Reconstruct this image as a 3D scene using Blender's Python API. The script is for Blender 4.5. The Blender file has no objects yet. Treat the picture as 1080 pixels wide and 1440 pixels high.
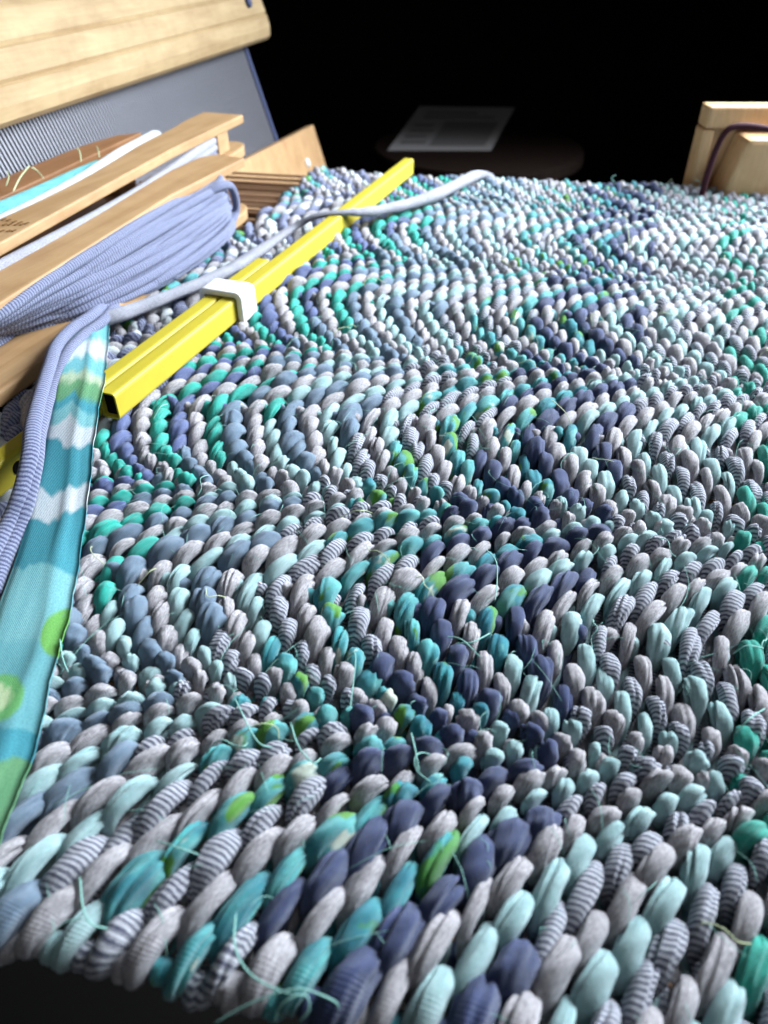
import bpy, bmesh, math, random
import numpy as np
from mathutils import Vector, Matrix

scene = bpy.context.scene
C = scene.collection
H = 0.2                      # camera height over the cloth, metres; most lengths below are in units of H
PITCH = math.radians(38.93)  # camera looks this far below the horizon
FPX = 1040.0                 # focal length in pixels of the 1080 x 1440 photograph

# ------------------------------------------------------------------ camera, world, lamps, exposure
cd = bpy.data.cameras.new('camera'); cam = bpy.data.objects.new('camera', cd); C.objects.link(cam)
cam.location = (0, 0, H); cam.rotation_euler = (math.radians(90) - PITCH, 0, 0)
cd.sensor_fit = 'VERTICAL'; cd.sensor_height = 36.0; cd.sensor_width = 27.0
cd.lens = FPX / 1440 * 36.0
cd.clip_start = 0.01; cd.clip_end = 50
cd.dof.use_dof = True; cd.dof.focus_distance = 0.315; cd.dof.aperture_fstop = 10.5
scene.camera = cam

w = bpy.data.worlds.new("World"); scene.world = w; w.use_nodes = True
w.node_tree.nodes['Background'].inputs[0].default_value = (0.75, 0.85, 1, 1)
w.node_tree.nodes['Background'].inputs[1].default_value = 0.002

def area(name, loc, target, size, power, color, spread=180):
    l = bpy.data.lights.new(name, 'AREA'); l.shape = 'RECTANGLE'; l.size, l.size_y = size
    l.energy = power; l.color = color; l.spread = math.radians(spread)
    o = bpy.data.objects.new(name, l); C.objects.link(o); o.location = loc
    d = Vector(target) - Vector(loc); o.rotation_euler = d.to_track_quat('-Z', 'Y').to_euler()
    return o
area('window_light', (1.02, 0.92, 0.58), (0.34, 0.62, 0.0), (0.85, 0.8), 28, (0.84, 0.92, 1.0), 80)
area('fill_light', (0.5, -0.5, 1.3), (-0.1, 0.4, 0), (0.9, 0.6), 1.1, (0.9, 0.95, 1.0), 90)  # added weak fill from the camera side, not a lamp of the room
vs = scene.view_settings
vs.view_transform = 'Standard'; vs.look = 'None'; vs.gamma = 1.0; vs.use_curve_mapping = False; vs.exposure = 0.0

# ------------------------------------------------------------------ helpers
rng = np.random.default_rng(7); random.seed(7)
sP, cP = math.sin(PITCH), math.cos(PITCH)
def ray(x, y):
    a = (x - 540) / FPX; b = (720 - y) / FPX
    return np.array([a, cP + b * sP, -sP + b * cP])
def at(x, y, z=0.0):                  # the point at height z (units of H) that the photograph shows at pixel x, y
    d = ray(x, y); t = (1 - z) / -d[2]
    return np.array([d[0] * t, d[1] * t, z])
def at_plane(x, y, p0, n):            # the same on any plane
    d = ray(x, y); o = np.array([0, 0, 1.0]); t = np.dot(np.asarray(p0) - o, n) / np.dot(d, n)
    return o + d * t
def srgb(r, g, b):
    f = lambda c: (c / 255 / 12.92) if c <= 10 else ((c / 255 + 0.055) / 1.055) ** 2.4
    return (f(r), f(g), f(b), 1)
def link_mesh(name, me, mat, parent=None):
    o = bpy.data.objects.new(name, me); C.objects.link(o)
    if mat is not None: me.materials.append(mat)
    if parent is not None: o.parent = parent
    return o
def mesh_np(name, V, F, UV=None, smooth=True):
    me = bpy.data.meshes.new(name)
    V = np.asarray(V, dtype=np.float32); F = np.asarray(F, dtype=np.int32)
    me.vertices.add(len(V)); me.vertices.foreach_set('co', V.ravel())
    n, k = F.shape
    me.loops.add(n * k); me.loops.foreach_set('vertex_index', F.ravel())
    me.polygons.add(n)
    me.polygons.foreach_set('loop_start', np.arange(0, n * k, k, dtype=np.int32))
    me.polygons.foreach_set('use_smooth', np.full(n, smooth))
    if UV is not None:
        uv = me.uv_layers.new(name='UVMap'); uv.data.foreach_set('uv', np.asarray(UV, dtype=np.float32).ravel())
    me.update(calc_edges=True); me.validate()
    return me
def grid_faces(n, m, wrap=True, off=0):
    i = np.arange(n - 1)[:, None]; j = np.arange(m if wrap else m - 1)[None, :]
    j2 = (j + 1) % m
    return np.stack([i * m + j, i * m + j2, (i + 1) * m + j2, (i + 1) * m + j], -1).reshape(-1, 4) + off
def catmull(P, n):
    P = np.asarray(P, float); Q = np.vstack([2 * P[0] - P[1], P, 2 * P[-1] - P[-2]])
    out = []
    ts = np.linspace(0, len(P) - 1, n)
    for t in ts:
        k = min(int(t), len(P) - 2); f = t - k
        a, b, c, d = Q[k], Q[k + 1], Q[k + 2], Q[k + 3]
        out.append(0.5 * (2 * b + (c - a) * f + (2 * a - 5 * b + 4 * c - d) * f * f + (3 * b - a - 3 * c + d) * f ** 3))
    return np.array(out)
def tube(P, r, seg=10, flat=1.0, groove=0.0, seed=0, caps=True):
    """A swept tube (units of H) -> verts, quads, loop uvs in metres."""
    P = np.asarray(P, float); n = len(P); r = np.broadcast_to(np.asarray(r, float), (n,)).copy()
    T = np.gradient(P, axis=0); T /= np.linalg.norm(T, axis=1)[:, None] + 1e-12
    up = np.array([0, 0, 1.0]); Nn = np.zeros((n, 3)); prev = np.cross(T[0], up)
    if np.linalg.norm(prev) < 1e-3: prev = np.cross(T[0], [1, 0, 0])
    for k in range(n):
        p = prev - T[k] * np.dot(prev, T[k]); p /= np.linalg.norm(p) + 1e-12; Nn[k] = p; prev = p
    B = np.cross(T, Nn)
    th = np.linspace(0, 2 * np.pi, seg, endpoint=False)
    R = np.ones((n, seg))
    if groove:
        rr = np.random.default_rng(seed)
        for g in range(4):
            t0 = rr.uniform(0, 6.28); d = np.angle(np.exp(1j * (th[None] - t0 - np.linspace(0, rr.uniform(-2, 2), n)[:, None])))
            R -= groove * rr.uniform(.4, 1) * np.exp(-(d / .22) ** 2)
    arc = np.concatenate([[0], np.cumsum(np.linalg.norm(np.diff(P, axis=0), axis=1))])
    if caps:
        r[0] *= .05; r[-1] *= .05
    V = P[:, None] + (r[:, None] * R * np.cos(th))[..., None] * Nn[:, None] + (r[:, None] * R * np.sin(th) * flat)[..., None] * B[:, None]
    F = grid_faces(n, seg)
    ua = np.repeat(arc[:, None] * H, seg + 1, 1); va = np.repeat(np.linspace(0, 2 * np.pi * np.median(r) * H, seg + 1)[None], n, 0)
    i = np.arange(n - 1)[:, None]; j = np.arange(seg)[None]
    def g(a): return np.stack([a[i, j], a[i, j + 1], a[i + 1, j + 1], a[i + 1, j]], -1).reshape(-1, 4)
    UV = np.stack([g(ua), g(va)], -1)
    return V.reshape(-1, 3) * H, F, UV
class Acc:                            # joins several shapes of ONE part into one mesh
    def __init__(s): s.V, s.F, s.U, s.n = [], [], [], 0
    def add(s, V, F, UV): s.V.append(V); s.F.append(F + s.n); s.U.append(UV); s.n += len(V)
    def mesh(s, name): return mesh_np(name, np.vstack(s.V), np.vstack(s.F), np.vstack(s.U))
def tube_obj(name, P, r, mat, parent=None, n=None, **k):
    P = catmull(P, n or len(P) * 8)
    if not np.isscalar(r): r = np.interp(np.linspace(0, 1, len(P)), np.linspace(0, 1, len(r)), r)
    return link_mesh(name, mesh_np(name, *tube(P, r, **k)), mat, parent)
def hexa(name, pts, mat, parent=None, bevel=0.0, seg=2):
    """A box from eight corners (bottom four, top four, both counter-clockwise), units of H, edges rounded."""
    bm = bmesh.new(); v = [bm.verts.new(np.asarray(p, float) * H) for p in pts]
    for f in ((3, 2, 1, 0), (4, 5, 6, 7), (0, 1, 5, 4), (1, 2, 6, 5), (2, 3, 7, 6), (3, 0, 4, 7)): bm.faces.new([v[i] for i in f])
    bmesh.ops.recalc_face_normals(bm, faces=bm.faces)
    if bevel: bmesh.ops.bevel(bm, geom=bm.edges[:] , offset=bevel * H, segments=seg, profile=.6, affect='EDGES')
    me = bpy.data.meshes.new(name); bm.to_mesh(me); bm.free()
    for p in me.polygons: p.use_smooth = False
    return link_mesh(name, me, mat, parent)
def bar(name, a, b, side, wd, ht, mat, parent=None, bevel=0.0):
    """A straight bar from a to b (centre of its foot), wd along side, ht upwards."""
    a, b, s = map(lambda q: np.asarray(q, float), (a, b, side)); s = s / np.linalg.norm(s) * wd / 2; u = np.array([0, 0, ht])
    return hexa(name, [a - s, b - s, b + s, a + s, a - s + u, b - s + u, b + s + u, a + s + u], mat, parent, bevel)
def prism(name, poly, vec, mat, parent=None, bevel=0.0):
    """A polygon (units of H) pushed along vec."""
    bm = bmesh.new(); v = [bm.verts.new(np.asarray(p, float) * H) for p in poly]; f = bm.faces.new(v)
    r = bmesh.ops.extrude_face_region(bm, geom=[f]); nv = [e for e in r['geom'] if isinstance(e, bmesh.types.BMVert)]
    bmesh.ops.translate(bm, verts=nv, vec=Vector(np.asarray(vec, float) * H)); bmesh.ops.recalc_face_normals(bm, faces=bm.faces)
    if bevel: bmesh.ops.bevel(bm, geom=bm.edges[:], offset=bevel * H, segments=2, profile=.6, affect='EDGES')
    me = bpy.data.meshes.new(name); bm.to_mesh(me); bm.free()
    return link_mesh(name, me, mat, parent)
def thing(name, label, cat, loc=(0, 0, 0), group=None):
    o = bpy.data.objects.new(name, None); C.objects.link(o); o.empty_display_size = .01
    tag(o, label, cat, group); return o
def tag(o, label, cat, group=None):
    o['label'] = label; o['category'] = cat
    if group: o['group'] = group
    return o

# ------------------------------------------------------------------ materials
def new_mat(name, rough=.6, sheen=0.0, spec=.5):
    m = bpy.data.materials.new(name); m.use_nodes = True; nt = m.node_tree; b = nt.nodes['Principled BSDF']
    b.inputs['Roughness'].default_value = rough; b.inputs['Sheen Weight'].default_value = sheen
    b.inputs['Sheen Roughness'].default_value = .45; b.inputs['Specular IOR Level'].default_value = spec
    return m, nt, b
def N(nt, t, **k):
    n = nt.nodes.new(t)
    for a, v in k.items(): setattr(n, a, v)
    return n
def math_n(nt, op, a, b=None, c=None):
    n = N(nt, 'ShaderNodeMath', operation=op)
    for i, v in enumerate((a, b, c)):
        if v is None: continue
        if isinstance(v, (int, float)): n.inputs[i].default_value = v
        else: nt.links.new(v, n.inputs[i])
    return n.outputs[0]
def ramp(nt, fac, stops, interp='LINEAR'):
    r = N(nt, 'ShaderNodeValToRGB'); e = r.color_ramp.elements; r.color_ramp.interpolation = interp
    while len(e) < len(stops): e.new(.5)
    for k, (p, c) in enumerate(stops): e[k].position = p; e[k].color = c
    nt.links.new(fac, r.inputs[0]); return r.outputs[0]
def noise(nt, vec, scale, detail=3, rough=.55, dist=0):
    n = N(nt, 'ShaderNodeTexNoise'); n.inputs['Scale'].default_value = scale; n.inputs['Detail'].default_value = detail
    n.inputs['Roughness'].default_value = rough; n.inputs['Distortion'].default_value = dist
    nt.links.new(vec, n.inputs['Vector']); return n.outputs['Fac']
def mapping(nt, vec, scale, rot=(0, 0, 0)):
    n = N(nt, 'ShaderNodeMapping'); n.inputs['Scale'].default_value = scale; n.inputs['Rotation'].default_value = rot
    nt.links.new(vec, n.inputs['Vector']); return n.outputs[0]
def mix(nt, fac, a, b, mode='MIX'):
    n = N(nt, 'ShaderNodeMix', data_type='RGBA', blend_type=mode)
    for s, v in ((n.inputs[0], fac), (n.inputs[6], a), (n.inputs[7], b)):
        if isinstance(v, (int, float)): s.default_value = v
        elif isinstance(v, tuple): s.default_value = v
        else: nt.links.new(v, s)
    return n.outputs[2]
def fabric(name, kind, c1, c2=None, c3=None, c4=None, rib=0.0008, sheen=.3, bump=1.0):
    """Jersey: uv.x runs along the strip, uv.y around it, both in metres."""
    m, nt, b = new_mat(name, .85, sheen, .25)
    uv = N(nt, 'ShaderNodeUVMap').outputs[0]; sep = N(nt, 'ShaderNodeSeparateXYZ'); nt.links.new(uv, sep.inputs[0])
    ax, ay = sep.outputs[0], sep.outputs[1]
    fine = noise(nt, mapping(nt, uv, (700, 2600, 1)), 1.0, 2)
    blot = noise(nt, mapping(nt, uv, (110, 160, 1)), 1.0, 3)
    # knit: wales run along the strip, each a row of little Vs
    wale = math_n(nt, 'SINE', math_n(nt, 'MULTIPLY', ay, 6.2832 / rib))
    vee = math_n(nt, 'SINE', math_n(nt, 'ADD', math_n(nt, 'MULTIPLY', ax, 6.2832 / (rib * .8)), math_n(nt, 'MULTIPLY', math_n(nt, 'ABSOLUTE', wale), 2.4)))
    hgt = math_n(nt, 'ADD', math_n(nt, 'MULTIPLY', math_n(nt, 'ABSOLUTE', wale), .6), math_n(nt, 'ADD', math_n(nt, 'MULTIPLY', vee, .18), math_n(nt, 'MULTIPLY', fine, .9)))
    if kind == 'plain':
        col = ramp(nt, blot, [(.3, c1), (.7, c2)])
        col = mix(nt, .35, col, ramp(nt, fine, [(.3, (.35, .35, .35, 1)), (.65, (1, 1, 1, 1))]), 'MULTIPLY')
    elif kind == 'heather':
        st = noise(nt, mapping(nt, uv, (620, 2300, 1)), 1.0, 4, .7)
        col = ramp(nt, st, [(.3, c1), (.48, c2), (.68, c3)])
        col = mix(nt, .3, col, ramp(nt, blot, [(.35, (.6, .6, .6, 1)), (.6, (1, 1, 1, 1))]), 'MULTIPLY')
    elif kind == 'stripe':
        per = .00155 if name.startswith('navy') else .0021
        zig = math_n(nt, 'MULTIPLY', math_n(nt, 'ABSOLUTE', wale), .42)
        ph = math_n(nt, 'ADD', math_n(nt, 'ADD', math_n(nt, 'MULTIPLY', ax, 1 / per), zig), math_n(nt, 'MULTIPLY', noise(nt, mapping(nt, uv, (160, 220, 1)), 1.0, 2), .9))
        col = ramp(nt, math_n(nt, 'FRACT', ph), [(0, c1), (.40, c1), (.50, c2), (.90, c2), (1, c1)])
        col = mix(nt, .35, col, ramp(nt, fine, [(.25, (.4, .4, .4, 1)), (.6, (1, 1, 1, 1))]), 'MULTIPLY')
    else:   # batik
        def nz(sc, off):
            mp = N(nt, 'ShaderNodeMapping'); mp.inputs['Scale'].default_value = (sc, sc * 1.2, 1); mp.inputs['Location'].default_value = (off, off * 1.7, 0)
            nt.links.new(uv, mp.inputs['Vector']); return noise(nt, mp.outputs[0], 1.0, 3, .5, .3)
        col = ramp(nt, nz(85, 0), [(.36, c1), (.60, c2)])
        col = mix(nt, ramp(nt, nz(55, 13.3), [(.585, (0, 0, 0, 1)), (.62, (1, 1, 1, 1))]), col, c3)
        col = mix(nt, ramp(nt, nz(60, 31.7), [(.62, (0, 0, 0, 1)), (.66, (1, 1, 1, 1))]), col, c4)
        col = mix(nt, .4, col, ramp(nt, blot, [(.35, (.45, .6, .65, 1)), (.6, (1, 1, 1, 1))]), 'MULTIPLY')
        col = mix(nt, .3, col, ramp(nt, fine, [(.3, (.45, .45, .45, 1)), (.6, (1, 1, 1, 1))]), 'MULTIPLY')
    nt.links.new(col, b.inputs['Base Color'])
    bp = N(nt, 'ShaderNodeBump'); bp.inputs['Strength'].default_value = bump; bp.inputs['Distance'].default_value = .00035
    nt.links.new(hgt, bp.inputs['Height']); nt.links.new(bp.outputs[0], b.inputs['Normal'])
    b.inputs['Sheen Tint'].default_value = (.9, .93, 1, 1)
    return m
def g3(a, k=1.0): return tuple(min(1, c * k) for c in a[:3]) + (1,)
M = {}
M['steel'] = fabric('steel_blue_jersey', 'plain', srgb(88, 110, 132), srgb(120, 142, 162))
M['violet'] = fabric('slate_violet_jersey', 'plain', srgb(70, 84, 130), srgb(94, 108, 154))
M['navy'] = fabric('navy_jersey', 'plain', srgb(42, 52, 88), srgb(64, 76, 118))
M['grey'] = fabric('heather_grey_jersey', 'heather', srgb(108, 104, 108), srgb(164, 159, 163), srgb(208, 204, 207))
M['mint'] = fabric('mint_jersey', 'plain', srgb(142, 180, 182), srgb(178, 210, 210))
M['turq'] = fabric('turquoise_jersey', 'plain', srgb(12, 146, 132), srgb(36, 192, 172))
M['jade'] = fabric('jade_jersey', 'plain', srgb(18, 140, 124), srgb(50, 180, 158))
M['white'] = fabric('white_jersey', 'plain', srgb(190, 200, 205), srgb(225, 230, 232))
M['stripe'] = fabric('navy_white_striped_jersey', 'stripe', srgb(38, 43, 76), srgb(204, 206, 214))
M['lilac'] = fabric('blue_striped_yarn', 'stripe', srgb(58, 66, 106), srgb(152, 158, 186))
M['pale'] = fabric('pale_grey_yarn', 'heather', srgb(122, 122, 134), srgb(158, 158, 170), srgb(196, 196, 206))
M['aqua'] = fabric('aqua_cotton', 'plain', srgb(80, 190, 196), srgb(120, 214, 216))
M['batik'] = fabric('teal_batik_cotton', 'batik', srgb(28, 128, 140), srgb(92, 176, 174), srgb(84, 150, 40), srgb(206, 214, 196))
M['batik_teal'] = fabric('teal_batik_cotton_dark', 'batik', srgb(22, 118, 136), srgb(58, 152, 158), srgb(70, 146, 56), srgb(112, 180, 178))

VANG = math.radians(19); UANG = math.radians(11)
Ud = np.array([math.cos(UANG), -math.sin(UANG)]); Vd = np.array([math.sin(VANG), math.cos(VANG)])
V3 = np.array([Vd[0], Vd[1], 0]); VN = np.array([Vd[1], -Vd[0], 0])     # weft direction and its right-hand normal
UVinv = np.linalg.inv(np.array([Ud, Vd]).T)

def wood(name, c1, c2, ang=VANG, scale=1.0, rough=.5, axis='y'):
    m, nt, b = new_mat(name, rough, 0, .4)
    tc = N(nt, 'ShaderNodeTexCoord').outputs['Object']
    mp = mapping(nt, tc, (1, 1, 1), (0, 0, ang))
    mp = mapping(nt, mp, tuple(s * scale for s in {'y': (90, 7, 90), 'z': (90, 90, 7), 'x': (7, 90, 90)}[axis]))
    gr = noise(nt, mp, 1.0, 5, .6, .6); fine = noise(nt, mapping(nt, mp, (6, 2.5, 6)), 1.0, 3)
    col = ramp(nt, gr, [(.3, c1), (.62, c2)])
    col = mix(nt, .25, col, ramp(nt, fine, [(.3, (.55, .5, .45, 1)), (.65, (1, 1, 1, 1))]), 'MULTIPLY')
    grime = noise(nt, tc, 45, 5, .65); col = mix(nt, .3, col, ramp(nt, grime, [(.34, (.62, .54, .46, 1)), (.55, (1, 1, 1, 1))]), 'MULTIPLY')
    nt.links.new(col, b.inputs['Base Color'])
    bp = N(nt, 'ShaderNodeBump'); bp.inputs['Strength'].default_value = .15; bp.inputs['Distance'].default_value = .0004
    nt.links.new(fine, bp.inputs['Height']); nt.links.new(bp.outputs[0], b.inputs['Normal'])
    return m
M['pine'] = wood('pale_pine', srgb(150, 124, 88), srgb(168, 145, 108), scale=.8, rough=.7)
M['birch'] = wood('birch_shuttle_wood', srgb(152, 118, 80), srgb(168, 136, 98), rough=.6)
M['brown_wood'] = wood('brown_shuttle_wood', srgb(122, 82, 48), srgb(140, 98, 62))
M['oak'] = wood('tan_loom_wood', srgb(170, 132, 94), srgb(186, 150, 108), axis='z')
M['lit_post_wood'] = wood('tan_loom_wood_lit', srgb(206, 164, 118), srgb(222, 184, 138), axis='z')  # lightened copy of the loom wood, light on the post put into its colour
def plain(name, col, rough=.5, metal=0.0, spec=.5, var=.15, nscale=300):
    m, nt, b = new_mat(name, rough, 0, spec); b.inputs['Metallic'].default_value = metal
    tc = N(nt, 'ShaderNodeTexCoord').outputs['Object']
    n = noise(nt, tc, nscale, 4)
    nt.links.new(mix(nt, 1.0, col, ramp(nt, n, [(.3, (1 - var,) * 3 + (1,)), (.7, (1, 1, 1, 1))]), 'MULTIPLY'), b.inputs['Base Color'])
    bp = N(nt, 'ShaderNodeBump'); bp.inputs['Strength'].default_value = .06; bp.inputs['Distance'].default_value = .0003
    nt.links.new(n, bp.inputs['Height']); nt.links.new(bp.outputs[0], b.inputs['Normal'])
    return m
M['yellow'] = plain('yellow_enamel', srgb(174, 158, 46), .55, 0, .35, .07, 120)
M['plastic'] = plain('white_plastic', srgb(228, 228, 228), .4, 0, .5, .05)
M['steel_metal'] = plain('bright_steel', srgb(200, 202, 206), .25, 1.0)
M['dent'] = plain('reed_steel', srgb(136, 136, 144), .5, .3, .5, .3, 900)
M['blue_tape'] = plain('blue_binding', srgb(52, 62, 98), .7)
M['black'] = plain('black_hollow_shade', (.004, .004, .004, 1), .9, 0, .1)  # shade of hollows as a near-black colour
M['warp'] = plain('brown_warp_cord', srgb(150, 116, 88), .9, 0, .2, .4, 1500)
M['cord'] = plain('dark_plum_cord', srgb(62, 18, 32), .8, 0, .3, .3, 900)
M['thread'] = plain('pale_teal_thread', srgb(140, 190, 180), .9, 0, .2)
M['pale_thread'] = plain('pale_green_thread', srgb(190, 200, 160), .9, 0, .2)
M['stamp'] = plain('burnt_stamp', srgb(112, 80, 46), .8, 0, .2)
M['dark_wall'] = plain('unlit_wall', (.03, .026, .024, 1), .95, 0, .05)  # gloom of the unlit room put into the wall's colour
M['dark_floor'] = plain('unlit_floor', (.006, .0055, .005, 1), .95, 0, .05)  # darkness below the rug put into the floor's colour
M['dark_wood'] = plain('dark_stool_wood', srgb(40, 26, 20), .6, 0, .3, .3, 60)
M['paper'] = plain('grey_paper', srgb(206, 202, 203), .8, 0, .2)
M['print'] = plain('grey_print', srgb(160, 156, 156), .8, 0, .2)

# ------------------------------------------------------------------ the setting
def slab(name, x0, x1, y0, y1, z0, z1, mat):
    o = hexa(name, [(x0, y0, z0), (x1, y0, z0), (x1, y1, z0), (x0, y1, z0), (x0, y0, z1), (x1, y0, z1), (x1, y1, z1), (x0, y1, z1)], mat)
    o['kind'] = 'structure'; return o
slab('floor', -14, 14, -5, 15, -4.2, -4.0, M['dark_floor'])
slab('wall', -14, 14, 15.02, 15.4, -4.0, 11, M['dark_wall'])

# ------------------------------------------------------------------ the rag rug
DU = .01226
TOP_V = 3.82                  # far selvedge
FOLDS = [.69, .94, 1.25, 1.575, 1.925, 2.29, 2.66, 3.02, 3.40]      # where the twill turns, near to far: odd ones bunch the ends
TIGHT = [.037, .033, .030, .027, .024, .020]; LOOSE = [.040, .050, .049]  # end spacing in the zone below a bunched turn (from its bottom up)
UPZ = [.017, .019, .023, .033, .044, .047, .047, .040]                    # and in the zone above it
endv = [.290, .352, .408, .463, .515]; fold = []
def run(v0, v1, steps):
    k = (v1 - v0) / sum(steps); v = v0
    for q in steps: v += q * k; endv.append(v)
run(.515, .69, [.045] + TIGHT[1:]); fold.append(len(endv) - 1)
for q in range(len(FOLDS) - 1):
    run(FOLDS[q], FOLDS[q + 1], UPZ if q % 2 == 0 else LOOSE[::1] + TIGHT); fold.append(len(endv) - 1)
run(3.40, TOP_V, UPZ[:] + [.05, .05, .05]); 
NEND = len(endv) - 1
END_IDX = np.arange(-6, NEND + 7)
END_V = np.concatenate([endv[0] - .05 * np.arange(6, 0, -1), endv, endv[-1] + .05 * np.arange(1, 7)])
END_D = np.gradient(END_V)
U0, U1 = -1.80, 1.25
NP = int((U1 - U0) / DU)
thr = np.zeros(NEND + 4, int); t = 0; sgn = -1
for j in range(NEND + 4):
    thr[j] = t
    if j in fold: sgn = -sgn
    t += sgn
over = np.zeros((NP + 4, NEND + 4), bool)
for i in range(NP + 4):
    over[i] = np.isin((thr - i) % 4, (0, 1))
def vpos(j): return np.interp(j, END_IDX, END_V)
ph = rng.uniform(0, 6.28, 8)
def wob(u, v):        # slow wander of the weft and of the cloth's level
    return .010 * np.sin(2.1 * v + ph[0] + u) + .006 * np.sin(5.3 * v + ph[1] + 2 * u)
def level(u, v):
    z = .010 * np.sin(3.1 * u + ph[2]) * np.sin(2.3 * v + ph[3]) + .006 * np.sin(7 * u + ph[4] + 3 * v)
    return z      # the near selvedge rolls down
def slot_color(i, u):
    s = i % 3
    if s == 1: return 'grey'
    if s == 0:
        if u < -1.16: return 'lilac'
        if u < -.95: return 'violet'
        if u < -.565: return 'steel'
        if u < -.285: return 'stripe'
        if u < .055: return 'navy'
        if u < .72: return 'stripe'
        return 'steel'
    if u < -1.16: return 'batik' if u < -1.45 else 'white'
    if u < -.785: return 'turq'
    if u < -.475: return 'mint'
    if u < -.15: return 'batik' if rng.random() < .7 else 'batik_teal'
    if u < -.06: return 'batik_teal'
    if u < .285: return 'mint'
    if u < .40: return 'jade'
    return 'mint'
WIDTH = dict(steel=1.28, violet=1.04, navy=1.28, grey=1.04, mint=.96, turq=1.0, jade=1.0, white=1.0, stripe=.98, lilac=1.0, batik=1.06, batik_teal=1.08)

def weft_float(i, j0, j1, kind, na, nr):
    """One over-float of pick i across ends j0..j1: a soft rolled jersey strip that bulges up between two dives."""
    u = U0 + i * DU
    L = j1 - j0
    jc = (j0 + j1) / 2
    dl = float(np.interp(jc, END_IDX, END_D))                 # local end spacing
    tight = float(np.clip((.050 - dl) / .026, 0, 1))
    hlv = (vpos(j1) - vpos(j0)) / 2 + (.012 + .018 * (1 - tight) if L == 1 else .008 + .010 * (1 - tight) if L else .022) ; vc = (vpos(j0) + vpos(j1)) / 2
    s = np.linspace(-1, 1, na); s = np.sign(s) * np.abs(s) ** .85
    offs = []
    for j in (j0, j1):
        a = over[i - 1, j] if i else False; b = over[i + 1, j]
        offs.append((-.5 if (b and not a) else .5 if (a and not b) else 0))
    amp = 1.3 - .25 * tight + rng.normal(0, .16)
    if offs[0] > offs[1]: amp *= .6 - .5 * tight
    if L: off = np.interp(s, [-1, -.5, .5, 1], [offs[0] * 1.15, offs[0], offs[1], offs[1] * 1.15]) * amp
    else: off = np.full(na, offs[0] * amp)
    jit = rng.normal(0, .18); yaw = rng.normal(0, .19)
    vv = vc + s * hlv * (1 + rng.normal(0, .08)) + rng.normal(0, .0055)
    uu = u + (off + jit + yaw * s) * DU + wob(u, vv)
    k = WIDTH[kind] * float(np.clip(1 + rng.normal(0, .16), .68, 1.32)) * (1.0 if L > 1 else .86 if L == 0 else 1.0)
    k *= 1 + .16 * float(np.clip((.46 - vc) / .14, 0, 1))
    rw = (1.28 - .12 * tight) * DU * k; rz = 1.38 * DU * k
    prof = (np.clip(1 - np.abs(s) ** 2.5, 0, 1)) ** .6 * .94 + .06
    A = (.016 if L else .008) + rng.normal(0, .0032) - .003 * tight
    zc = level(uu, vv) + A * (1 - np.abs(s) ** 2.0 * 1.2) - .022 * np.abs(s) ** 4
    th = np.linspace(0, 2 * np.pi, nr, endpoint=False)
    R = np.ones((na, nr))
    ng = rng.integers(2, 5) if kind not in ('stripe', 'mint') else rng.integers(1, 3)
    if kind in ('navy', 'violet', 'turq', 'jade', 'batik', 'batik_teal'): ng += 1
    tw = rng.uniform(-.7, .7)
    for g in range(ng):
        t0 = rng.uniform(.15, np.pi - .15); d = th[None] - t0 - tw * s[:, None] - rng.uniform(-.25, .25) * s[:, None] ** 2
        d = np.angle(np.exp(1j * d)); sig = rng.uniform(.13, .24); dep = rng.uniform(.26, .48) if g == 0 and rng.random() < .6 else rng.uniform(.05, .20)
        env = np.clip(.7 + .5 * np.sin(s * rng.uniform(1, 2.5) + rng.uniform(0, 6.28)), .1, 1)
        R -= dep * env[:, None] * np.exp(-(d / sig) ** 2)
        R += dep * .35 * env[:, None] * np.exp(-((np.abs(d) - 2.1 * sig) / (1.2 * sig)) ** 2)
    R += rng.uniform(.02, .13) * np.sin(2 * th[None] + rng.uniform(0, 6.28) + rng.uniform(-1, 1) * s[:, None]) + .055 * np.sin(3 * th[None] + rng.uniform(0, 6.28) + 2 * s[:, None])
    R += .04 * np.sin(s[:, None] * rng.uniform(5, 9) + th[None] * 2 + rng.uniform(0, 6.28))
    # gathers where the strip is pinched
    R += .05 * np.abs(s[:, None]) ** 2 * np.sin(th[None] * rng.integers(7, 10) + rng.uniform(0, 6.28))
    ce = np.cos(th); se = np.sin(th)
    du_ = rw * prof[:, None] * R * ce; dz_ = rz * prof[:, None] * R * se
    Z = zc[:, None] + dz_; vr = np.repeat(vv[:, None], nr, 1)
    rr_ = .042; f_ = np.clip((.325 - vr) / rr_, 0, 2.6); out = f_ > 0       # the near selvedge rolls under
    Z2 = np.where(out, (rr_ + Z) * np.cos(f_) - rr_, Z); vr = np.where(out, .325 - (rr_ + Z) * np.sin(f_), vr); Z = Z2
    X = uu[:, None] * Ud[0] + vr * Vd[0] + du_ * VN[0]
    Y = uu[:, None] * Ud[1] + vr * Vd[1] + du_ * VN[1]
    V = np.stack([X, Y, Z], -1).reshape(-1, 3) * H
    F = grid_faces(na, nr)
    arc = np.concatenate([[0], np.cumsum(np.hypot(np.diff(vv), np.diff(zc)))]) * H
    o1, o2 = rng.uniform(0, 5, 2)
    ua = np.repeat(arc[:, None], nr + 1, 1) + o1
    va = np.linspace(0, 2 * np.pi, nr + 1)[None] * (rw * H) * np.repeat((.55 + .45 * prof)[:, None], nr + 1, 1) + o2
    a = np.arange(na - 1)[:, None]; b = np.arange(nr)[None]
    gq = lambda q: np.stack([q[a, b], q[a, b + 1], q[a + 1, b + 1], q[a + 1, b]], -1).reshape(-1, 4)
    return V, F, np.stack([gq(ua), gq(va)], -1)

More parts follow.
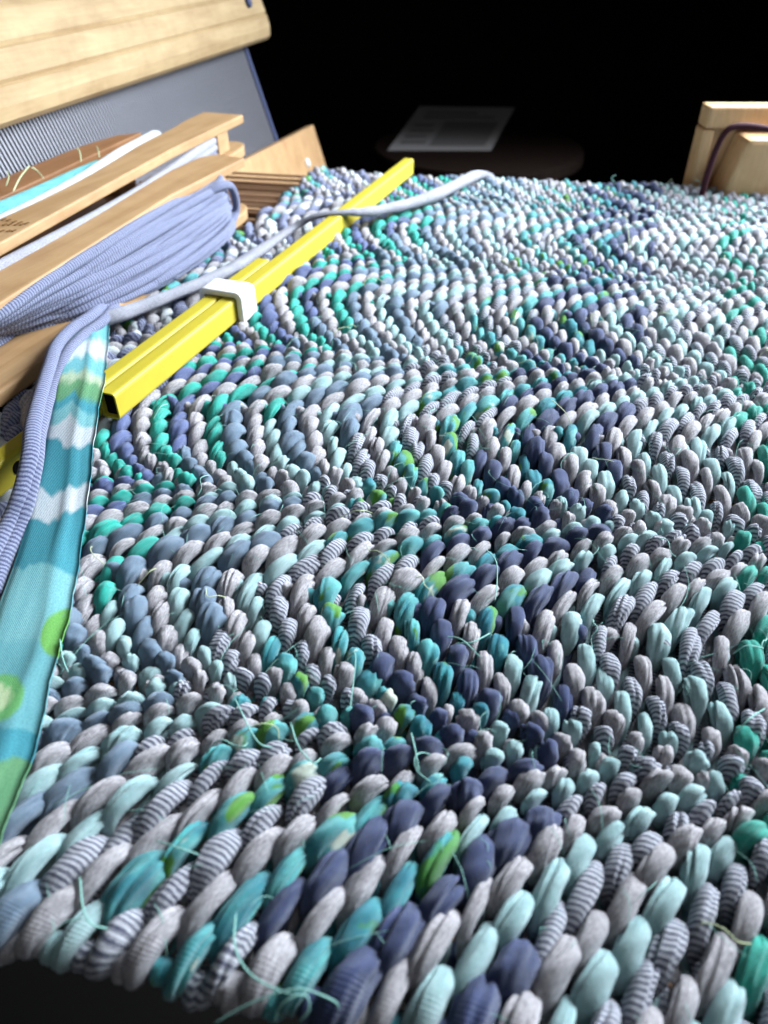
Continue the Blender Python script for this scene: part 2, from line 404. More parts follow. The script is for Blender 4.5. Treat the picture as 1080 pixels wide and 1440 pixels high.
def project(p):       # p in units of H -> photograph pixel, depth
    q = p - np.array([0, 0, 1.0]); dep = q[1] * cP - q[2] * sP
    return 540 + FPX * q[0] / dep, 720 - FPX * (q[1] * sP + q[2] * cP) / dep, dep
runs = []             # (size in the photograph, pick, first end, last end)
for i in range(1, NP):
    u = U0 + i * DU
    j = 0
    while j <= NEND:
        if over[i, j]:
            j0 = j
            while j + 1 <= NEND and over[i, j + 1]: j += 1
            v = vpos((j0 + j) / 2); p = np.array([u * Ud[0] + v * Vd[0], u * Ud[1] + v * Vd[1], .02])
            x, y, dep = project(p)
            size = (vpos(j + .5) - vpos(j0 - .5)) / dep ** 2
            ok = -60 < x < 1140 and 180 < y < 1500
            # the fell: no cloth left of it
            fell = np.interp(v, [.2, .8, 1.2, 1.5, 2.0, 3.0, 3.9], [-1.0, -1.12, -1.30, -1.60, -1.60, -1.54, -1.60])
            if u > fell: runs.append((size if ok else size * .01, i, j0, j, dep, ok))
        j += 1
order = sorted(range(len(runs)), key=lambda k: -runs[k][0])
singles = set(order[:300])
rug = thing('rag_rug', 'half woven rag rug of zigzag twill in navy, grey, mint and turquoise jersey', 'rug')
byp = {}
for k, r in enumerate(runs): byp.setdefault(r[1], []).append(k)
for i in sorted(byp):
    u = U0 + i * DU; kind = slot_color(i, u); acc = Acc(); own = []
    for k in byp[i]:
        _, _, j0, j1, dep, ok = runs[k]
        if k in singles: own.append((j0, j1)); continue
        na, nr = (28, 26) if dep < 2.0 and ok else (18, 14) if ok else (12, 10)
        acc.add(*weft_float(i, j0, j1, kind, na, nr))
    # what of this strip lies under the warp ends, all the way across
    vv = np.linspace(.31, vpos(NEND + .4), 60); uu = u + wob(u, vv)
    acc.add(*tube(np.stack([uu * Ud[0] + vv * Vd[0], uu * Ud[1] + vv * Vd[1], level(uu, vv) - .026], -1), DU * .7, 6))
    if acc.n > 400 or True:
        st = link_mesh('weft_strip', acc.mesh('weft_strip'), M[kind], rug)
    for j0, j1 in own:
        link_mesh('weft_float', mesh_np('weft_float', *weft_float(i, j0, j1, kind, 44, 46)), M[kind], st)

# loose threads frayed from the strips
def pix_path(pts): return [at(x, y, z) for x, y, z in pts]
fray = [
    [(332, 1282, .04), (330, 1330, .05), (352, 1370, .055), (400, 1396, .06), (430, 1400, .07), (434, 1420, .06), (420, 1438, .05)],
    [(300, 1440, .03), (350, 1412, .05), (400, 1394, .065), (430, 1392, .07), (470, 1408, .06), (476, 1420, .045)],
    [(386, 1438, .04), (392, 1418, .06), (412, 1402, .07), (432, 1398, .07)],
    [(112, 1232, .04), (117, 1278, .055), (130, 1300, .05), (152, 1306, .04)],
    [(220, 1182, .04), (245, 1190, .055), (280, 1202, .045)],
    [(330, 982, .04), (360, 1040, .055), (384, 1052, .045)],
    [(408, 1015, .045), (420, 1050, .05), (440, 1072, .05), (452, 1066, .04)],
    [(628, 895, .05), (650, 900, .06), (676, 925, .05)], [(640, 905, .045), (664, 903, .06), (690, 890, .05)],
    [(683, 772, .04), (697, 788, .06), (699, 815, .05), (696, 846, .04)],
    [(578, 1030, .05), (584, 1055, .06), (589, 1085, .05)],
    [(1030, 920, .04), (1050, 908, .06), (1075, 912, .05)], [(1034, 1032, .04), (1052, 1012, .06), (1076, 996, .05)],
    [(776, 562, .04), (795, 580, .065), (803, 596, .05)], [(856, 420, .04), (866, 436, .06), (872, 452, .05)],
    [(84, 898, .05), (88, 925, .05), (96, 946, .04)], [(215, 590, .04), (226, 572, .06), (236, 568, .05)],
    [(938, 262, .03), (941, 254, .07), (946, 252, .08)], [(972, 262, .03), (978, 254, .07), (986, 256, .06)], [(865, 258, .03), (860, 250, .07), (866, 246, .08)],
    [(880, 300, .03), (884, 330, .06), (886, 350, .04)], [(486, 930, .05), (500, 922, .06), (492, 1000, .04)],
]
for f in fray: tube_obj('loose_thread', pix_path(f), .0011, M['thread'] if random.random() < .7 else M['pale_thread'], rug, n=26, seg=6)
for k in range(46):
    u = rng.uniform(-.9, .5); v = rng.uniform(.3, 3.0); h_ = rng.uniform(0, 6.28); P = []
    for q in range(6):
        h_ += rng.normal(0, .7); u += .016 * math.cos(h_); v += .016 * math.sin(h_)
        P.append([u * Ud[0] + v * Vd[0], u * Ud[1] + v * Vd[1], level(u, v) + .022 + .026 * math.sin(q / 5 * 3.0) * rng.uniform(.6, 1)])
    tube_obj('loose_thread', P, .0009, M['thread'] if k % 2 else M['pale_thread'], rug, n=22, seg=5)
# short fluff on the surface
fl = Acc()
for k in range(900):
    u = rng.uniform(-1.0, .6); v = rng.uniform(.3, 3.7); 
    c = np.array([u * Ud[0] + v * Vd[0], u * Ud[1] + v * Vd[1], level(u, v) + .026]); d = rng.normal(0, 1, 3) * [.022, .022, .010]; e = rng.normal(0, 1, 3) * [.006, .006, .006]
    fl.add(*tube(catmull([c - d, c + e + [0, 0, .008], c + d], 6), .00045, 4))
fo = link_mesh('lint', fl.mesh('lint'), M['thread'], rug); fo['kind'] = 'stuff'

# ------------------------------------------------------------------ the warp
warp = thing('loom_warp', 'taut brown warp cords stretched between the rug and the reed', 'warp threads')
for j in range(2, NEND + 1):
    v = vpos(j); uu = np.linspace(-2.6, U1, 24); vv = np.full(24, v)
    zz = np.where(uu < -1.5, -.02 + .0 * uu, -.03)
    for dj, dz in ((0, 0), (.5, -.012)):
        v = float(vpos(j + dj)) + rng.normal(0, .003); dz += rng.normal(0, .004)
        link_mesh('warp_thread', mesh_np('warp_thread', *tube(np.stack([uu * Ud[0] + v * Vd[0], uu * Ud[1] + v * Vd[1], zz + dz + level(np.maximum(uu, -1.5), v)], -1), .0058, 7)), M['warp'], warp)

# ------------------------------------------------------------------ the yellow temple
temple = thing('weaving_temple', 'yellow metal two-bar temple lying across the rug with a white clip', 'weaving temple')
zb = .03
pn = at(170, 591, zb); pf = at(581, 246, zb)            # right foot edge of the front bar
td = (pf - pn); TL = np.linalg.norm(td); td /= TL; tn = np.array([td[1], -td[0], 0])
BW, BH = .050, .072
def tube_bar(name, a, b, mat, wall=.0042):
    """A hollow square tube: outer walls, inner walls, rims at both ends."""
    a = np.asarray(a); b = np.asarray(b); d = (b - a) / np.linalg.norm(b - a); n = np.array([d[1], -d[0], 0]); u = np.array([0, 0, 1.0])
    bm = bmesh.new(); rings = []
    def ring(c, k, r):
        pts = []; hw, hh = BW / 2 - k, BH / 2 - k
        for sx, sy in ((1, -1), (1, 1), (-1, 1), (-1, -1)):
            for q in range(4):
                an = {(1, -1): -90, (1, 1): 0, (-1, 1): 90, (-1, -1): 180}[(sx, sy)] + q * 30
                pts.append(c + n * (sx * (hw - r) + r * math.cos(math.radians(an))) + u * (sy * (hh - r) + r * math.sin(math.radians(an))))
        return [bm.verts.new(p * H) for p in pts]
    up = u * BH / 2
    seq = [ring(a + up, wall, .006), ring(a + up, 0, .010), ring(b + up, 0, .010), ring(b + up, wall, .006)]
    deep = [ring(a + up + d * .5, wall, .006)]; deepb = [ring(b + up - d * .03, wall, .006)]
    chain = deep + seq + deepb
    for p, q in zip(chain, chain[1:]):
        for k in range(16): bm.faces.new([p[k], p[(k + 1) % 16], q[(k + 1) % 16], q[k]])
    bm.faces.new(deep[0]); bm.faces.new(list(reversed(deepb[0])))
    bmesh.ops.recalc_face_normals(bm, faces=bm.faces)
    me = bpy.data.meshes.new(name); bm.to_mesh(me); bm.free()
    o = link_mesh(name, me, mat, temple)
    for c_, s_ in ((a, 1), (b, -1)):  # black plugs added behind both mouths paint the shade in the tube
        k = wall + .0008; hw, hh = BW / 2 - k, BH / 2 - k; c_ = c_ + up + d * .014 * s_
        hexa('shade_plug', [c_ - n * hw - u * hh, c_ + n * hw - u * hh, c_ + n * hw + u * hh, c_ - n * hw + u * hh] + [q + d * .3 * s_ for q in (c_ - n * hw - u * hh, c_ + n * hw - u * hh, c_ + n * hw + u * hh, c_ - n * hw + u * hh)], M['black'], o)
    return o
a1 = pn - tn * BW / 2; b1 = pf - tn * BW / 2
tube_bar('bar', a1, b1, M['yellow'])
gap = BW + .003
far2 = at(366, 392, zb); s2 = np.dot(far2 - a1, td)
a2 = a1 - tn * gap - td * 1.6; b2 = a1 - tn * gap + td * s2
bar2 = tube_bar('bar', a2, b2, M['yellow'])
# adjusting holes in the side of the sliding bar, their shade painted as black discs, below the front bar's end
for k in range(9):
    c = a1 - tn * gap + td * (-.13 - .155 * k) + tn * (BW / 2 + .0006) + np.array([0, 0, BH / 2])
    P = [c - tn * .004, c, c + tn * .0015]
    bm = bmesh.new(); q = Vector(tn).to_track_quat('Z', 'Y')
    bmesh.ops.create_cone(bm, cap_ends=True, segments=20, radius1=.0155 * H, radius2=.0155 * H, depth=.003 * H, matrix=Matrix.Translation(Vector(c * H)) @ q.to_matrix().to_4x4())
    me = bpy.data.meshes.new('peg_hole'); bm.to_mesh(me); bm.free(); link_mesh('peg_hole', me, M['black'], bar2)
# the clip that holds the two bars together
cs = np.dot(at(352, 415, zb + BH) - a1, td)
cc = a1 + td * cs - tn * gap / 2; hw = gap / 2 + BW / 2
def clip_ring():
    bm = bmesh.new(); w2 = .090 / 2; out = []
    def ringpts(k, hw_, z0, z1, r):
        pts = []
        for sx, sz in ((1, 0), (1, 1), (-1, 1), (-1, 0)):
            for q in range(5):
                an = {(1, 0): -90, (1, 1): 0, (-1, 1): 90, (-1, 0): 180}[(sx, sz)] + q * 22.5
                pts.append((sx * (hw_ - r) + r * math.cos(math.radians(an)), (z1 - r if sz else z0 + r) + r * math.sin(math.radians(an))))
        return pts
    o = ringpts(0, hw + .022, zb - .012, zb + BH + .020, .020); i_ = ringpts(0, hw + .001, zb - .001, zb + BH + .001, .006)
    loops = []
    for pts, off in ((i_, -w2), (o, -w2), (o, w2), (i_, w2)):
        loops.append([bm.verts.new((cc * [1, 1, 0] + td * off + tn * x + np.array([0, 0, z])) * H) for x, z in pts])
    n = len(o)
    for p, q in zip(loops, loops[1:] + loops[:1]):
        for k in range(n): bm.faces.new([p[k], p[(k + 1) % n], q[(k + 1) % n], q[k]])
    bmesh.ops.recalc_face_normals(bm, faces=bm.faces)
    eds = [e for e in bm.edges if len(e.link_faces) == 2 and e.calc_face_angle(0) > 1.2]
    bmesh.ops.bevel(bm, geom=eds, offset=.006 * H, segments=3, profile=.5, affect='EDGES')
    me = bpy.data.meshes.new('clip'); bm.to_mesh(me); bm.free()
    o = link_mesh('clip', me, M['plastic'], temple)
    for p in me.polygons: p.use_smooth = True
clip_ring()
for k in range(4):       # steel teeth at the far tip
    c = b1 + td * .004 + tn * (-.015 + .010 * k) + np.array([0, 0, BH - .012])
    tube_obj('tooth', [c - td * .02, c + td * .012, c + td * .034 - np.array([0, 0, .012])], [.007, .006, .002], M['steel_metal'], temple, n=8, seg=8)
# end cap under the far tip
bar('end_plate', b1 - td * .10 - np.array([0, 0, .02]), b1 + td * .03 - np.array([0, 0, .02]), tn, .05, .018, M['steel_metal'], temple, .003)

# ------------------------------------------------------------------ the printed fabric strip on the fell
def strip_mat():
    m, nt, b = new_mat('batik_print_cotton', 1.0, .0, .0)
    uv = N(nt, 'ShaderNodeUVMap').outputs[0]; sep = N(nt, 'ShaderNodeSeparateXYZ'); nt.links.new(uv, sep.inputs[0]); a, c = sep.outputs[0], sep.outputs[1]
    n1 = noise(nt, mapping(nt, uv, (6.5, 1.6, 1)), 1.0, 2, .5, .5); n2 = noise(nt, mapping(nt, uv, (9, 5, 1)), 1.0, 2)
    pos = math_n(nt, 'ADD', a, math_n(nt, 'MULTIPLY', math_n(nt, 'SUBTRACT', n1, .5), .12))
    pos = math_n(nt, 'ADD', pos, math_n(nt, 'MULTIPLY', math_n(nt, 'SUBTRACT', n2, .5), .010))
    feather = noise(nt, mapping(nt, uv, (160, 26, 1)), 1.0, 3)
    pos = math_n(nt, 'ADD', pos, math_n(nt, 'MULTIPLY', math_n(nt, 'SUBTRACT', feather, .5), .007))
    AQ, TE, DK, WH, GR, CR, LT = srgb(106, 160, 166), srgb(72, 138, 150), srgb(52, 116, 134), srgb(188, 192, 196), srgb(98, 142, 104), srgb(162, 174, 148), srgb(118, 168, 172)
    bands = [(0, AQ), (.035, WH), (.06, AQ), (.088, CR), (.104, GR), (.132, TE), (.155, LT), (.19, WH), (.232, TE), (.318, WH), (.372, TE), (.475, LT), (.62, AQ), (.79, TE), (.86, GR)]
    stops = []
    for q, (p_, c_) in enumerate(bands):
        stops += [(max(0, p_ + (.006 if q else 0)), c_), ((bands[q + 1][0] - .004) if q + 1 < len(bands) else 1, c_)]
    col = ramp(nt, pos, stops)
    soft = noise(nt, mapping(nt, uv, (8, 6, 1)), 1.0, 3)
    col = mix(nt, .35, col, ramp(nt, soft, [(.35, (.5, .72, .76, 1)), (.6, (1, 1, 1, 1))]), 'MULTIPLY')
    def disc(px, py, rx, ry):
        dx = math_n(nt, 'DIVIDE', math_n(nt, 'SUBTRACT', a, px), rx); dy = math_n(nt, 'DIVIDE', math_n(nt, 'SUBTRACT', c, py), ry)
        return math_n(nt, 'ADD', math_n(nt, 'MULTIPLY', dx, dx), math_n(nt, 'MULTIPLY', dy, dy))
    d1 = disc(.60, 1.0, .055, .30); col = mix(nt, ramp(nt, d1, [(.75, (1, 1, 1, 1)), (1, (0, 0, 0, 1))]), col, srgb(104, 158, 84))
    d2 = disc(.735, .42, .055, .34); d2 = math_n(nt, 'ADD', d2, math_n(nt, 'MULTIPLY', math_n(nt, 'SUBTRACT', n2, .5), .8)); col = mix(nt, ramp(nt, d2, [(.7, (1, 1, 1, 1)), (1, (0, 0, 0, 1))]), col, srgb(104, 164, 104)); col = mix(nt, ramp(nt, d2, [(.2, (1, 1, 1, 1)), (.42, (0, 0, 0, 1))]), col, srgb(176, 192, 152))
    wv = math_n(nt, 'MULTIPLY', math_n(nt, 'SINE', math_n(nt, 'MULTIPLY', c, 6.2832 * 34)), math_n(nt, 'SINE', math_n(nt, 'MULTIPLY', a, 6.2832 * 210)))
    thr_ = noise(nt, mapping(nt, uv, (300, 42, 1)), 1.0, 2)
    col = mix(nt, .6, col, ramp(nt, thr_, [(.3, (.55, .6, .62, 1)), (.65, (1, 1, 1, 1))]), 'MULTIPLY')
    nt.links.new(col, b.inputs['Base Color'])
    bp = N(nt, 'ShaderNodeBump'); bp.inputs['Strength'].default_value = .35; bp.inputs['Distance'].default_value = .0003
    nt.links.new(math_n(nt, 'ADD', wv, thr_), bp.inputs['Height']); nt.links.new(bp.outputs[0], b.inputs['Normal'])
    return m
M['print_strip'] = strip_mat()
ys = [448, 480, 520, 560, 600, 650, 700, 760, 830, 900, 980, 1060, 1130, 1200, 1290]
xl = [98, 90, 78, 70, 62, 53, 42, 24, 2, -22, -52, -84, -114, -145, -190]
xr = [152, 152, 147, 140, 134, 128, 122, 115, 101, 86, 66, 42, 16, -10, -42]
zz = [.050, .085, .125, .132, .120, .090, .066, .052, .048, .046, .046, .046, .046, .046, .044]
def ribbon():
    n, m = 90, 13
    yy = np.linspace(ys[0], ys[-1], n); L_ = np.interp(yy, ys, xl); R_ = np.interp(yy, ys, xr); Z_ = np.interp(yy, ys, zz)
    k = np.ones(9) / 9
    sm = lambda q: np.convolve(np.pad(q, 4, mode='edge'), k, 'valid')
    L_, R_, Z_ = sm(L_), sm(R_), sm(Z_)
    top = np.zeros((n, m, 3)); bot = np.zeros((n, m, 3))
    for a in range(n):
        pl, pr = at(L_[a], yy[a], Z_[a]), at(R_[a] + .8 * math.sin(a * .9) + .5 * math.sin(a * 2.3), yy[a], Z_[a])
        for b in range(m):
            f = b / (m - 1); p = pl + (pr - pl) * f
            p = p + np.array([0, 0, -.010 * max(0, f - .70) / .30 * (0.6 + .4 * math.sin(a * .21)) + .006 * math.exp(-((f - .68 + .05 * math.sin(a * .1)) / .05) ** 2) - .012 * max(0, .10 - f) / .10 + .004 * math.sin(a * .33 + 3 * f)])
            top[a, b] = p; bot[a, b] = p - np.array([0, 0, .0045])
    V = np.vstack([top.reshape(-1, 3), bot.reshape(-1, 3)]) * H; off = n * m
    F = [grid_faces(n, m, False)[:, ::-1], grid_faces(n, m, False, off)]
    ed = []
    for a in range(n - 1):
        ed.append([a * m, a * m + m, off + a * m + m, off + a * m]); ed.append([a * m + m - 1, off + a * m + m - 1, off + (a + 1) * m + m - 1, (a + 1) * m + m - 1])
    for b in range(m - 1):
        ed.append([b, off + b, off + b + 1, b + 1]); q = (n - 1) * m; ed.append([q + b, q + b + 1, off + q + b + 1, off + q + b])
    F = np.vstack(F + [np.array(ed)])
    arc = np.repeat(((yy - 455) / 720)[:, None], m, 1); cr = np.repeat(np.linspace(0, 1, m)[None], n, 0)
    uvv = np.tile(np.stack([arc.ravel(), cr.ravel()], -1), (2, 1)); UV = uvv[F]
    return mesh_np('fabric_strip', V, F, UV)
tag(link_mesh('fabric_strip', ribbon(), M['print_strip']), 'wide folded cotton strip printed aqua, white and green along the rug edge', 'fabric strip')

# ------------------------------------------------------------------ loose weft yarns
gy = [(692, 250, .03), (672, 246, .055), (648, 257, .06), (610, 275, .06), (570, 288, .065), (520, 298, .085), (485, 299, .105), (445, 304, .10), (410, 322, .06), (370, 350, .05), (330, 376, .05), (295, 394, .05), (250, 412, .055), (200, 432, .055), (160, 446, .06), (128, 456, .05)]
P = [at(*p) for p in gy]
tag(tube_obj('weft_yarn', P, list(np.interp(np.linspace(0, 15, 70), range(16), [.028, .032, .032, .032, .031, .028, .018, .016, .022, .03, .034, .034, .034, .034, .034, .03]) * (1 + rng.normal(0, .07, 70))), M['pale'], None, n=150, seg=18, flat=.62, groove=.24, seed=3),
    'pale grey jersey yarn crossing over the yellow bar', 'yarn')
sy = [(152, 420, .07), (128, 444, .085), (102, 462, .095), (80, 486, .11), (68, 520, .12), (56, 560, .13), (46, 600, .13), (42, 640, .12), (30, 690, .09), (12, 736, .06), (-12, 784, .05), (-30, 830, .05)]
sn = thing('weft_yarn', 'doubled navy and white striped yarn trailing from the wound shuttle past the fabric strip', 'yarn')
tube_obj('strand', [at(*p) for p in sy], [.020, .020, .019, .018, .018, .018, .019, .019, .018, .017, .017, .017], M['lilac'], sn, n=140, seg=16, flat=.8, groove=.12, seed=5)
tube_obj('strand', [at(x + 13 + 5 * math.sin(k * .7), y + 8, z - .012) for k, (x, y, z) in enumerate(sy)], .017, M['lilac'], sn, n=140, seg=16, flat=.8, groove=.12, seed=6)

# ------------------------------------------------------------------ the shuttles
def shuttle(label, right, left, zt, th, zlow, mat):
    """A rag shuttle on its side: top board, bottom board and the blocks between them; edges given where the photograph shows them."""
    t = thing('rag_shuttle', label, 'shuttle', group='rag shuttles')
    P = [at(x, y, zt) for x, y in right] + [at(x, y, zt) for x, y in reversed(left)]
    dn = lambda p, z: np.array([p[0], p[1], z])
    prism('top_board', [dn(p, zt - th) for p in P], (0, 0, th), mat, t, .006)
    R = [at(x, y, zt) for x, y in right]; L = [at(x, y, zt) for x, y in left]
    ax = R[0] - R[-1]; ax /= np.linalg.norm(ax); nn = np.array([ax[1], -ax[0], 0])
    tip = (R[0] + L[0]) / 2; wd = np.linalg.norm(R[1] - L[2]) if False else abs(np.dot(R[-1] - L[-1], nn))
    # the bottom board ends in a rounded tip
    B = [R[-1] + nn * .012, R[0] - ax * .10 + nn * .016]
    c = R[0] - ax * .09 - nn * (wd / 2 - .014)
    for k in range(9):
        an = math.pi * k / 8; B.append(c + nn * wd * .5 * math.cos(an) + ax * .115 * math.sin(an))
    B += [L[-1] + nn * .012]
    prism('bottom_board', [dn(p, zlow) for p in B], (0, 0, th * 1.25), mat, t, .007)
    z0 = zlow + th * 1.25 + .001; z1 = zt - th - .001
    LN = np.linalg.norm(R[0] - R[-1])
    for q in (.20, LN - .08):
        o = R[0] - ax * q - nn * wd * .5
        prism('end_block', [dn(o + nn * wd * a_ + ax * b_, z0) for a_, b_ in ((.40, -.06), (.40, .05), (-.40, .05), (-.40, -.06))], (0, 0, z1 - z0), mat, t, .006)
    return t, R[0], ax, nn, wd
S2, e2, x2, n2_, w2 = shuttle('wooden rag shuttle wound thick with blue striped yarn, nearest the rug',
    [(344, 222), (240, 274), (120, 349), (0, 425), (-150, 520)], [(306, 216), (280, 221), (240, 239), (0, 374), (-150, 458)], .25, .032, .03, M['birch'])
S1, e1_, x1, n1_, w1 = shuttle('wooden rag shuttle with a burnt stamp, lying behind the blue wound one',
    [(342, 161), (240, 210), (0, 341), (-150, 423)], [(286, 157), (262, 168), (240, 181), (0, 301), (-150, 376)], .30, .034, .14, M['birch'])
# yarn wound on the near shuttle: strands along its length, swelling out below its top board
lo = [(336, 296), (326, 322), (300, 350), (240, 394), (180, 426), (120, 449), (60, 464), (0, 475), (-80, 490)]
hi = [(318, 244), (306, 250), (285, 260), (240, 285), (180, 322), (120, 360), (60, 398), (0, 440), (-80, 482)]
rr = np.random.default_rng(3)
NS = 26
for k in range(NS):
    f = (k + .5) / NS; ja = rr.normal(0, .02); pz = rr.uniform(0, 6.28)
    P = []
    for q in range(len(lo)):
        ff = np.clip(f + ja + .045 * math.sin(q * .8 + pz), 0.0, 1.0)
        x = hi[q][0] * (1 - ff) + lo[q][0] * ff; y = hi[q][1] * (1 - ff) + lo[q][1] * ff
        z = .222 - .175 * ff ** 1.1 + .010 * math.sin(q * 1.1 + 2 * pz)
        if q == 0: x -= 14
        P.append(at(x, y, max(.045, z)))
    P = [P[0] - n2_ * .05 - x2 * .02] + P
    tube_obj('yarn_strand', P, .0135 + .003 * rr.random(), M['lilac'], S2, n=100, seg=12, groove=.08, seed=k)
# dark core of turns that the outer ones lie on
for k in range(7):
    f = (k + .5) / 7
    P = [at(hi[q][0] * (1 - f) + lo[q][0] * f, hi[q][1] * (1 - f) + lo[q][1] * f, max(.05, .215 - .165 * f)) - n2_ * .028 for q in range(1, len(lo))]
    tube_obj('yarn_strand', P, .026, M['lilac'], S2, n=60, seg=10, groove=.06, seed=80 + k)
# outer turn looping round the far end
P = [at(250, 296, .18) - n2_ * .06, at(280, 282, .19) - n2_ * .03] + [at(*p) for p in ( (310, 262, .215), (324, 262, .20), (331, 278, .15), (331, 300, .09), (318, 324, .06), (290, 352, .05), (240, 392, .05))]
tube_obj('yarn_strand', P, .015, M['lilac'], S2, n=80, seg=12, groove=.06, seed=44)
# pale turns inside the second shuttle
for k in range(9):
    z0 = .035 + .026 * k; P = []
    for q in np.linspace(0, 1, 10):
        p = e1_ - x1 * (.24 + 2.3 * q) - n1_ * (w1 * (.22 - .30 * math.sin(math.pi * q))); P.append([p[0], p[1], z0 + .006 * math.sin(9 * q + k)])
    tube_obj('yarn_strand', P, .019, M['pale'] if k > 6 else M['lilac'], S1, n=60, seg=10, groove=.06, seed=60 + k)
# burnt maker's stamp on the top board: three rows of short dashes, too worn to read
zt = .3012
for r_, (x0, y0, cnt) in enumerate(((2, 310, 5), (4, 317, 4), (1, 325, 3))):
    for k in range(cnt):
        x = x0 + k * 8.2 + random.uniform(-.8, .8); y = y0 + k * -0.6 + r_ * .5 + random.uniform(-.6, .6) + (k * 1.9 if r_ == 0 else k * .3)
        p = at(x, y, zt); q = at(x + 5.5, y - 2.2, zt); bar('stamp_mark', p, q, np.cross(q - p, [0, 0, 1]), .007, .0012, M['stamp'], S1)
# third shuttle, brown, seen only over the second
T3 = thing('rag_shuttle', 'dark brown rag shuttle with teal and pale strips, farthest back under the reed', 'shuttle', group='rag shuttles')
e0, e1 = at(-40, 300, .26), at(205, 186, .26)
ax3 = (e1 - e0); l3 = np.linalg.norm(ax3); ax3 /= l3; n3 = np.array([ax3[1], -ax3[0], 0])
poly = [e0 - n3 * .02, e0 - n3 * .16, e0 + ax3 * l3 * .45 - n3 * .16, e0 + ax3 * l3 * .75 - n3 * .145, e0 + ax3 * l3 * .93 - n3 * .10, e1 - n3 * .02]
prism('top_board', [p - [0, 0, .03] for p in poly], (0, 0, .03), M['brown_wood'], T3, .006)
prism('bottom_board', [p - [0, 0, .24] for p in poly], (0, 0, .03), M['brown_wood'], T3, .006)
for f in (.03, .8): bar('end_block', e0 + ax3 * l3 * f - n3 * .085 - [0, 0, .208], e0 + ax3 * l3 * (f + .12) - n3 * .085 - [0, 0, .208], n3, .09, .176, M['brown_wood'], T3, .01)
tube_obj('yarn_strand', [at(-30, 306, .285), at(20, 287, .285), at(70, 264, .288), at(110, 243, .288), at(140, 226, .28)], [.05, .05, .045, .034, .014], M['aqua'], T3, n=50, seg=12, flat=.35, groove=.05, seed=9)
tube_obj('yarn_strand', [at(-10, 310, .30), at(60, 277, .30), at(120, 245, .30), at(170, 214, .30), at(222, 186, .29)], [.012, .016, .02, .026, .026], M['white'], T3, n=60, seg=12, flat=.5, groove=.06, seed=10)
for pts in ([(8, 262), (12, 250), (10, 240)], [(18, 270), (28, 250), (42, 232)], [(114, 228), (112, 214), (108, 208)], [(140, 222), (138, 212), (136, 206)], [(62, 252), (52, 240), (44, 235)]):
    tube_obj('frayed_end', [at(x, y, .30 + .02 * k) for k, (x, y) in enumerate(pts)], .0022, M['pale_thread'], T3, n=14, seg=6)

# ------------------------------------------------------------------ the beater with its reed
beater = thing('loom_beater', 'pale pine loom beater hanging over the rug with a fine steel reed', 'beater')
BA = math.radians(15.0); bd = np.array([math.sin(BA), math.cos(BA), 0]); bn = np.array([bd[1], -bd[0], 0])   # along the beater, towards the weaver
tilt = math.radians(14); bu = np.array([-bn[0] * math.sin(tilt), -bn[1] * math.sin(tilt), math.cos(tilt)])     # the reed leans away
nrm = np.cross(bd, bu)
# lower batten with its white bolt
q0 = at(446, 246, -.45)
bp_ = lambda x, y: at_plane(x, y, q0, nrm_)
nrm_ = np.cross(bd, bu)
bt = prism('lower_batten', [bp_(466, 256), bp_(441, 175), bp_(350, 222), bp_(240, 284), bp_(240, 330), bp_(350, 300)], -nrm_ * .07, M['oak'], beater, .010)
pb = at_plane(432, 229, q0, nrm)
bm = bmesh.new(); bmesh.ops.create_uvsphere(bm, u_segments=20, v_segments=10, radius=.030 * H); bmesh.ops.scale(bm, vec=(1, 1, .45), verts=bm.verts)
me = bpy.data.meshes.new('bolt_head'); bm.to_mesh(me); bm.free(); bo = link_mesh('bolt_head', me, M['plastic'], bt)
bo.matrix_world = Matrix.Translation(Vector((pb + nrm * .004) * H)) @ Vector(nrm).to_track_quat('Z', 'Y').to_matrix().to_4x4()
for p in me.polygons: p.use_smooth = True
r0 = q0 - bn * .10
cR = at_plane(389, 203, r0, nrm); tR = at_plane(341, 62, r0, nrm)
eu = tR - cR; hR = np.linalg.norm(eu); eu /= hR
tl = at_plane(0, 189, r0, nrm); top_dir = tR - tl; top_dir /= np.linalg.norm(top_dir)
reed = bar('reed', cR - bd * .02 - eu * .12, cR - bd * .001 - eu * .12, nrm, .03, .001, M['blue_tape'], beater)
def stick(name, a, b, w_, t_, mat, parent, bevel=0):
    ax = (b - a) / np.linalg.norm(b - a); s = np.cross(nrm, ax); s /= np.linalg.norm(s); s *= w_ / 2; k = nrm * t_ / 2
    return hexa(name, [a - s - k, a + s - k, a + s + k, a - s + k, b - s - k, b + s - k, b + s + k, b - s + k], mat, parent, bevel)
bpy.data.objects.remove(reed)
reed = stick('reed', cR - eu * .14, tR + eu * .06, .034, .030, M['blue_tape'], beater, .003)
pitch_ = .0225
dent_me = None
for k in range(170):
    p = cR - bd * (.026 + pitch_ * k)
    # height of the reed's upper edge here
    if dent_me is None:
        o = stick('dent', p - eu * .14, p + eu * (hR + .06), .0095, .005, M['dent'], reed); dent_me = o.data; p_first = p
    else:
        o = bpy.data.objects.new('dent', dent_me); C.objects.link(o); o.parent = reed; o.location = (p - p_first) * H
stick('reed_rail', cR - bd * .02 - eu * .12, cR - bd * 3.8 - eu * .12, .05, .034, M['blue_tape'], reed)
